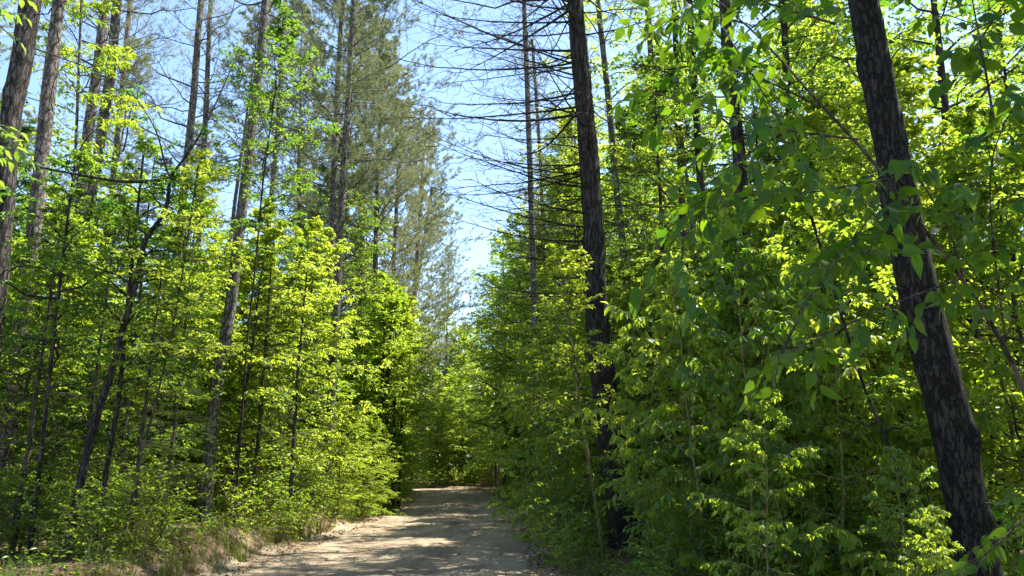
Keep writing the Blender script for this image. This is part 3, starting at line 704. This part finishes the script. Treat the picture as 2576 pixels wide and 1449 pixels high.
# leafy branch ends of a near tree in the top left corner
r = rs(310); w, c = MB(), MB()
g0 = U(-260, 1500, 6.0); g0[2] = gz(g0[0], g0[1]) - .05
m0 = resample(np.array([g0, U(-220, 900, 6), U(-160, 500, 6), U(-130, 200, 6), U(-120, -100, 6)]), 24)
w.add(*tubes(m0[None], np.linspace(.05, .02, 24)[None], 8))
S = np.stack([resample(np.array([U(*p) for p in pts]), 8) for pts in [
    [(-160, 500, 6), (-60, 400, 5.9), (40, 370, 5.8)], [(-130, 200, 6), (-60, 60, 5.9), (30, 30, 5.8)], [(-150, 420, 6), (-80, 340, 6), (10, 330, 6.1)],
    [(-125, 100, 6), (-60, 0, 6), (40, -50, 6)]]])
w.add(*tubes(S, np.full((len(S), 1), .007) * np.linspace(1, .4, 8)[None], 5))
T1, L1 = shoots(r, S, 10, .2, 1., .36, .7, 6, .3, 0, .03, .3)
w.add(*tubes(T1, np.full((len(T1), 1), .0025) * np.linspace(1, .5, 6)[None], 4))
p, d = leaf_sites(r, T1, 7, .4, .2, 1., .8); add_leaves(c, r, p, d, .095, .42, .5, True, .12, .1)
hero('broadleaf_tree', 'bright yellow green leaf sprays hanging in at the upper left corner', 'tree', (w, c), 'grey_bark', 'leaf_d', g0)

# ------------------------------------------------------------------ the rest of the forest
taken = []
def clear(x, y, d):
    for (a, b, e) in taken:
        if (a - x) ** 2 + (b - y) ** 2 < (min(d, e)) ** 2: return False
    return True
RAD = dict(tall=3., under=1.9, full=2.8, pine=2.2, hem=1.3, shrub=.6, droop=1.2)
REG = []
SHORT = {401: 'roadside tall leafy tree', 402: 'tall leafy forest tree', 403: 'roadside leafy young tree', 404: 'leafy young forest tree', 405: 'low verge shrub', 406: 'woodland shrub', 407: 'dark hemlock',
         411: 'bare stemmed pine', 412: 'dark background pine', 413: 'sunlit roadside young tree', 414: 'young leafy tree', 415: 'flat sprayed small hemlock', 416: 'sunny bank shrub', 417: 'shrub among stems',
         421: 'bushy background tree', 422: 'bushy full crowned tree', 430: 'bright leafy tree beyond the bend', 431: 'low bright shrub at the bend', 440: 'drooping leaved sapling', 441: 'tall leafy shade tree'}
def scatter(seed, n, key, name, label, cat, group, side, y0, y1, d0, d1, gap, sc=(.8, 1.2), p=1.3, dp=1.3, pn=('trunk', 'crown'), tl=.05, vis=.78):
    r = rs(seed); k = 0; tries = 0
    while k < n and tries < n * 40:
        tries += 1
        y = y0 + (y1 - y0) * r.uniform() ** p
        d = d0 + (d1 - d0) * r.uniform() ** dp
        x = float(road_c(y)) + side * (HW + d)
        if abs(x) > vis * abs(y) + 3.5: continue
        if not clear(x, y, gap): continue
        rad = RAD[(key if isinstance(key, str) else key[0]).rstrip('0123')] * sc[1]
        px = 1288 + FPX * x / y * 1.0
        if side > 0 and y < 14.8 and rad > .9 and -300 * rad / 2 < (px - 1500) < 1860 * rad / y * .85 + 40: continue
        if side > 0 and y < 15 and rad < .9 and abs(px - 1540) < 70: continue
        if side < 0 and y < 17.5 and abs(px - 555) < 1860 * rad / y * .72: continue
        taken.append((x, y, gap)); k += 1
        kk = key if isinstance(key, str) else key[r.randint(len(key))]
        s_ = r.uniform(*sc)
        if key is TALL and y < 18 and x > 4.5 and r.uniform() < .45: continue
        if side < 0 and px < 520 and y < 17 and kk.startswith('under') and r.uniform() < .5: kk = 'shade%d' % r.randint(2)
        if side < 0 and kk.startswith('pine') and 300 < px < 470 and y < 60: continue
        REG.append((place(kk, name, label, cat, x, y, s_, r.uniform(0, 6.28), group, 0, (r.normal(0, tl), r.normal(0, tl)), pn), x, y, s_, SHORT[seed]))
    return k
TALL = ['tall0', 'tall1', 'tall2']; UND = ['under0', 'under1', 'under2']
# right wall
scatter(401, 12, TALL, 'broadleaf_tree', 'tall leafy tree in the row lining the right side of the road', 'tree', 'tall broadleaf trees lining the right of the road', 1, 17, 60, 3.0, 5.5, 3.2, (.8, 1.15))
scatter(402, 34, TALL, 'broadleaf_tree', 'tall leafy tree deep in the wood right of the road', 'tree', 'tall broadleaf trees deep in the right wood', 1, 12, 60, 6, 24, 3.2, (.8, 1.2), 1.2)
scatter(403, 44, ['under0', 'under1', 'under0'], 'understory_tree', 'leafy young tree crowding the right edge of the road', 'tree', 'young trees at the right road edge', 1, 11, 56, 1.8, 4, 1.2, (.45, .95), 1.3)
scatter(404, 46, UND, 'understory_tree', 'leafy young tree standing back among the trunks on the right', 'tree', 'young trees in the right wood', 1, 8, 45, 4, 16, 1.6, (.5, 1.1), 1.3)
scatter(405, 82, ['shrub1', 'shrub2', 'shrub3'], 'shrub', 'low green shrub spreading along the shaded right verge', 'shrub', 'shrubs along the right verge', 1, 8.5, 50, .05, 2.6, .5, (.5, 1.15), 1.5, tl=.1)
scatter(406, 38, ['shrub0', 'shrub1', 'shrub3'], 'shrub', 'shrub growing under the trees of the right wood', 'shrub', 'shrubs in the right wood', 1, 6, 30, 3.0, 14, .8, (.7, 1.4), 1.4, tl=.1)
scatter(407, 10, ['hem0', 'hem1'], 'hemlock_tree', 'dark hemlock among the broadleaf trees of the right wood', 'hemlock', 'hemlocks in the right wood', 1, 11, 26, 4, 10, 2., (1.2, 1.9), 1.2)
# left wall
PN = ['pine0', 'pine1', 'pine2']
scatter(411, 24, PN, 'pine_tree', 'tall bare stemmed pine standing back in the left wood', 'pine', 'pines in the left wood', -1, 24, 80, 4, 34, 3., (.8, 1.1), 1.2, 1.)
scatter(412, 10, PN, 'pine_tree', 'pine deep in the wood right of the road', 'pine', 'pines in the right wood', 1, 30, 80, 6, 26, 3.5, (.85, 1.1), 1.2, 1.)
scatter(413, 54, ['under1', 'under2', 'under1', 'under0'], 'understory_tree', 'sunlit young tree crowding the left edge of the road', 'tree', 'young trees at the left road edge', -1, 17, 62, 1.6, 5, 1.4, (.7, 1.2), 1.2)
scatter(414, 76, UND, 'understory_tree', 'young leafy tree under the pines of the left wood', 'tree', 'young trees in the left wood', -1, 12, 55, 3.5, 28, 1.7, (.65, 1.25), 1.2)
scatter(415, 22, ['hem0', 'hem1'], 'hemlock_tree', 'small hemlock with flat drooping sprays in the left wood', 'hemlock', 'small hemlocks in the left wood', -1, 11, 34, 2.5, 14, 1.8, (.7, 1.25), 1.3)
scatter(416, 104, ['shrub0', 'shrub0', 'shrub1', 'shrub3'], 'shrub', 'sunny low shrub on top of the left road bank', 'shrub', 'shrubs on the left road bank', -1, 10, 55, .12, 2.6, .45, (.55, 1.2), 1.4, tl=.1)
scatter(417, 32, ['shrub0', 'shrub1', 'shrub2'], 'shrub', 'shrub growing among the stems of the left wood', 'shrub', 'shrubs in the left wood', -1, 9.5, 30, 3.0, 14, .8, (.7, 1.4), 1.3, tl=.1)
# farther back, full crowned to the ground
FULL = ['full0', 'full1', 'full2']
scatter(421, 34, ['full0', 'full1'], 'broadleaf_tree', 'bushy tree closing the depth of the left wood', 'tree', 'bushy trees far in the left wood', -1, 34, 100, 3, 45, 3.2, (.7, 1.2), 1.1, 1., vis=.8)
scatter(422, 40, FULL, 'broadleaf_tree', 'bushy tree closing the depth of the right wood', 'tree', 'bushy trees far in the right wood', 1, 26, 100, 6, 50, 3.2, (.9, 1.5), 1.1, 1., vis=.8)
# where the road turns out of sight
r = rs(420)
for k in range(46):
    row = k // 16
    x = [-8.5, -16, -20][row] + [11.5, 26, 34][row] * (k % 16) / 15 + r.uniform(-.5, .5); y = [64, 74, 90][row] + r.uniform(0, 7)
    if row == 0 and x - float(road_c(min(y, 66))) < 4: x += 3
    if row == 1 and abs(x - float(road_c(y))) < 3.5: x += 6
    s_ = r.uniform(*[(.6, .95), (1.0, 1.4), (1.5, 1.9)][row])
    REG.append((place(['full0', 'full1', 'full0'][(k + row) % 3], 'broadleaf_tree', 'x', 'tree', x, y, s_, r.uniform(0, 6), 'trees beyond the bend of the road'), x, y, s_, SHORT[430]))
for k in range(14):
    side = -1 if k % 2 else 1; y = 34 + (26 if side < 0 else 16) * (k // 2) / 6 + r.uniform(-1, 1); x = float(road_c(y)) + side * (HW + r.uniform(2.6, 4)); s_ = r.uniform(1.0, 1.25) * (1.05 if side > 0 else .9)
    REG.append((place(['tall0', 'tall1'][k % 3 % 2], 'broadleaf_tree', 'x', 'tree', x, y, s_, r.uniform(0, 6), 'tall trees leaning over the far road'), x, y, s_, 'leafy tree over the far road'))
for k in range(18):
    x = -8 + 11 * k / 17 + r.uniform(-.3, .3); y = 61.5 + r.uniform(0, 3); s_ = r.uniform(.9, 1.6)
    REG.append((place('shrub%d' % (k % 2), 'shrub', 'x', 'shrub', x, y, s_, r.uniform(0, 6), 'shrubs at the bend of the road'), x, y, s_, SHORT[431]))

# saplings with drooping leaves close to the camera on the right
for k in range(3):
    r = rs(500 + k); P, R = straight(r, 4.4, .022, 16, .05)
    proto('droop%d' % k, broadleaf(r, P, R, .06, 1.45, 28, .11, 6, 2, 6, .8, (.2, .8), .45, limbr=.012, dropw=.5, fine=True, fold=.14), 'stem', ['leaf_y', 'leaf_y', 'leaf'][k])
r = rs(505)
for k, (px, d, sc) in enumerate([(1760, 9.4, .95), (1790, 12, 1.25), (1880, 8.6, .9), (1960, 10.5, 1.15), (2090, 8.2, .85), (1640, 9.6, .42), (2200, 9.6, 1.1), (1400, 17, 1.05), (1405, 13.6, .6),
                                 (1330, 24, 1.2), (1370, 20, 1.1), (2330, 9, 1.0), (2580, 8, 1.1), (1900, 6.9, .45), (2250, 6.2, .35), (1700, 11.5, .8), (2310, 5.4, .26)]):
    p = U(px, 1184, d)
    taken.append((p[0], p[1], .8))
    REG.append((place('droop%d' % (k % 3), 'sapling', 'x', 'sapling', p[0], p[1], sc, r.uniform(0, 6.28), 'drooping saplings on the right verge', 0, (0, -.08)), p[0], p[1], sc, SHORT[440]))
for k, (x, y, sc) in enumerate([(.5, 46, 1.15), (-.5, 51.5, 1.2), (1.5, 43, 1.0), (1.0, 48, 1.05), (.3, 53, 1.1), (-1.2, 58.5, 1.1), (-8.4, 49, .92), (-9.6, 55, .95), (-11.5, 60, 1.0)]):
    REG.append((place(['tall1', 'tall0'][k % 2], 'broadleaf_tree', 'x', 'tree', x, y, sc, k * 2.1, 'tall trees leaning over the far road'), x, y, sc, 'leafy tree over the far road'))
r = rs(450)
for k, (px, d, sc) in enumerate([(925, 24.5, .42), (955, 25.5, .45), (985, 27, .4), (1010, 29, .45), (880, 22, .45)]):
    p = U(px, 1184, d); REG.append((place('under%d' % (1 + k % 2), 'understory_tree', 'x', 'tree', p[0] - .3, p[1], sc, k * 1.9, 'young trees at the left road edge'), p[0], p[1], sc, 'small leafy tree hiding roadside trunks'))
for k in range(16):
    y = r.uniform(9.3, 12.5); x = float(road_c(y)) - HW - r.uniform(.5, 4.2); s_ = r.uniform(.5, .85)
    REG.append((place(['shrub1', 'shrub3', 'shrub2'][k % 3], 'shrub', 'x', 'shrub', x, y, s_, r.uniform(0, 6), 'shrubs at the lower left'), x, y, s_, 'broad leaved low shrub'))
# hemlocks with dark layered sprays at the left, one sunlit beside the sunlit pine
for k, (px, d, sc, lab) in enumerate([(60, 11.2, .95, 'dark hemlock crossing the foot of the stout grey pine'), (215, 11.8, 1.05, 'dark hemlock with layered sprays just behind the crooked tree'),
                                      (350, 11.4, .85, 'dark low hemlock right of the crooked tree foot'), (425, 12.8, .85, 'dark hemlock between the leaning whip and the sunlit pine'),
                                      (640, 18.4, 1.3, 'yellow green hemlock in sun right of the sunlit pine'), (735, 18, 1.2, 'second sunlit hemlock, farther right of the sunlit pine'), (140, 14, 1.25, 'tall hemlock standing behind the left stems'), (300, 14.5, 1.3, 'tall hemlock behind the fork of the crooked tree'),
                                      (1690, 16.5, 1.95, 'tall dark hemlock behind the large leaves right of the black pine'), (1965, 13.5, 1.6, 'dark hemlock beside the slim dark trunk left of the leaning trunk')]):
    p = U(px, 1184, d); taken.append((p[0], p[1], 1.))
    place('hem%d' % (k % 2), 'hemlock_tree', lab, 'hemlock', p[0], p[1], sc, k * 1.3, 'hemlocks picked out among the trees')
proto('red', shrub(rs(190), 1.3, 6, .6, .06), 'twig', 'leaf_red')
p = U(925, 1184, 26.5); place('red', 'shrub', 'small shrub with reddish dead leaves at the left roadside', 'shrub', p[0] - .2, p[1], .9, 1.)
p = U(1148, 1184, 61); place('red', 'shrub', 'tiny reddish shrub where the road turns away', 'shrub', p[0] + 2.2, 62, 1.3, 2.)
# tall trees beside the viewpoint that shade the near ground
for k, (x, y, sc) in enumerate([(11.5, 4.5, 1.2), (7.2, .5, 1.2), (6.9, 5.2, .95)]):
    REG.append((place(TALL[k % 3], 'broadleaf_tree', 'x', 'tree', x, y, sc, k * 1.7, 'tall trees outside the right edge of the picture'), x, y, sc, SHORT[441]))

# ------------------------------------------------------------------ say which one is which: by place between landmarks, then by size
def zone(px):
    for lim, t in ((-20, 'outside the left picture edge'), (200, 'left of the crooked tree'), (560, 'between crooked tree and sunlit pine'), (850, 'between sunlit pine and bushiest pine'),
                   (1140, 'between bushiest pine and road'), (1490, 'between road and black pine'), (1870, 'between black pine and stout dark trunk'), (2400, 'between stout dark trunk and leaning trunk'), (2600, 'right of the leaning trunk')):
        if px < lim: return t
    return 'outside the right picture edge'
sets = {}
for it in REG:
    o, x, y, sc, short = it
    band = 'nearest' if y < 13 else 'mid distance' if y < 22 else 'farther off' if y < 36 else 'most distant'
    sets.setdefault((short, band, zone(1288 + FPX * x / max(y, .5) / 1.03)), []).append(it)
for (short, band, z), its in sets.items():
    its.sort(key=lambda t: -t[3]); n = len(its)
    for k, it in enumerate(its):
        w = '' if n == 1 else ('tallest ' if k == 0 else 'shortest ' if k == n - 1 else 'middling ')
        it[0]['label'] = f'{w}{short}, {band}, {z}'
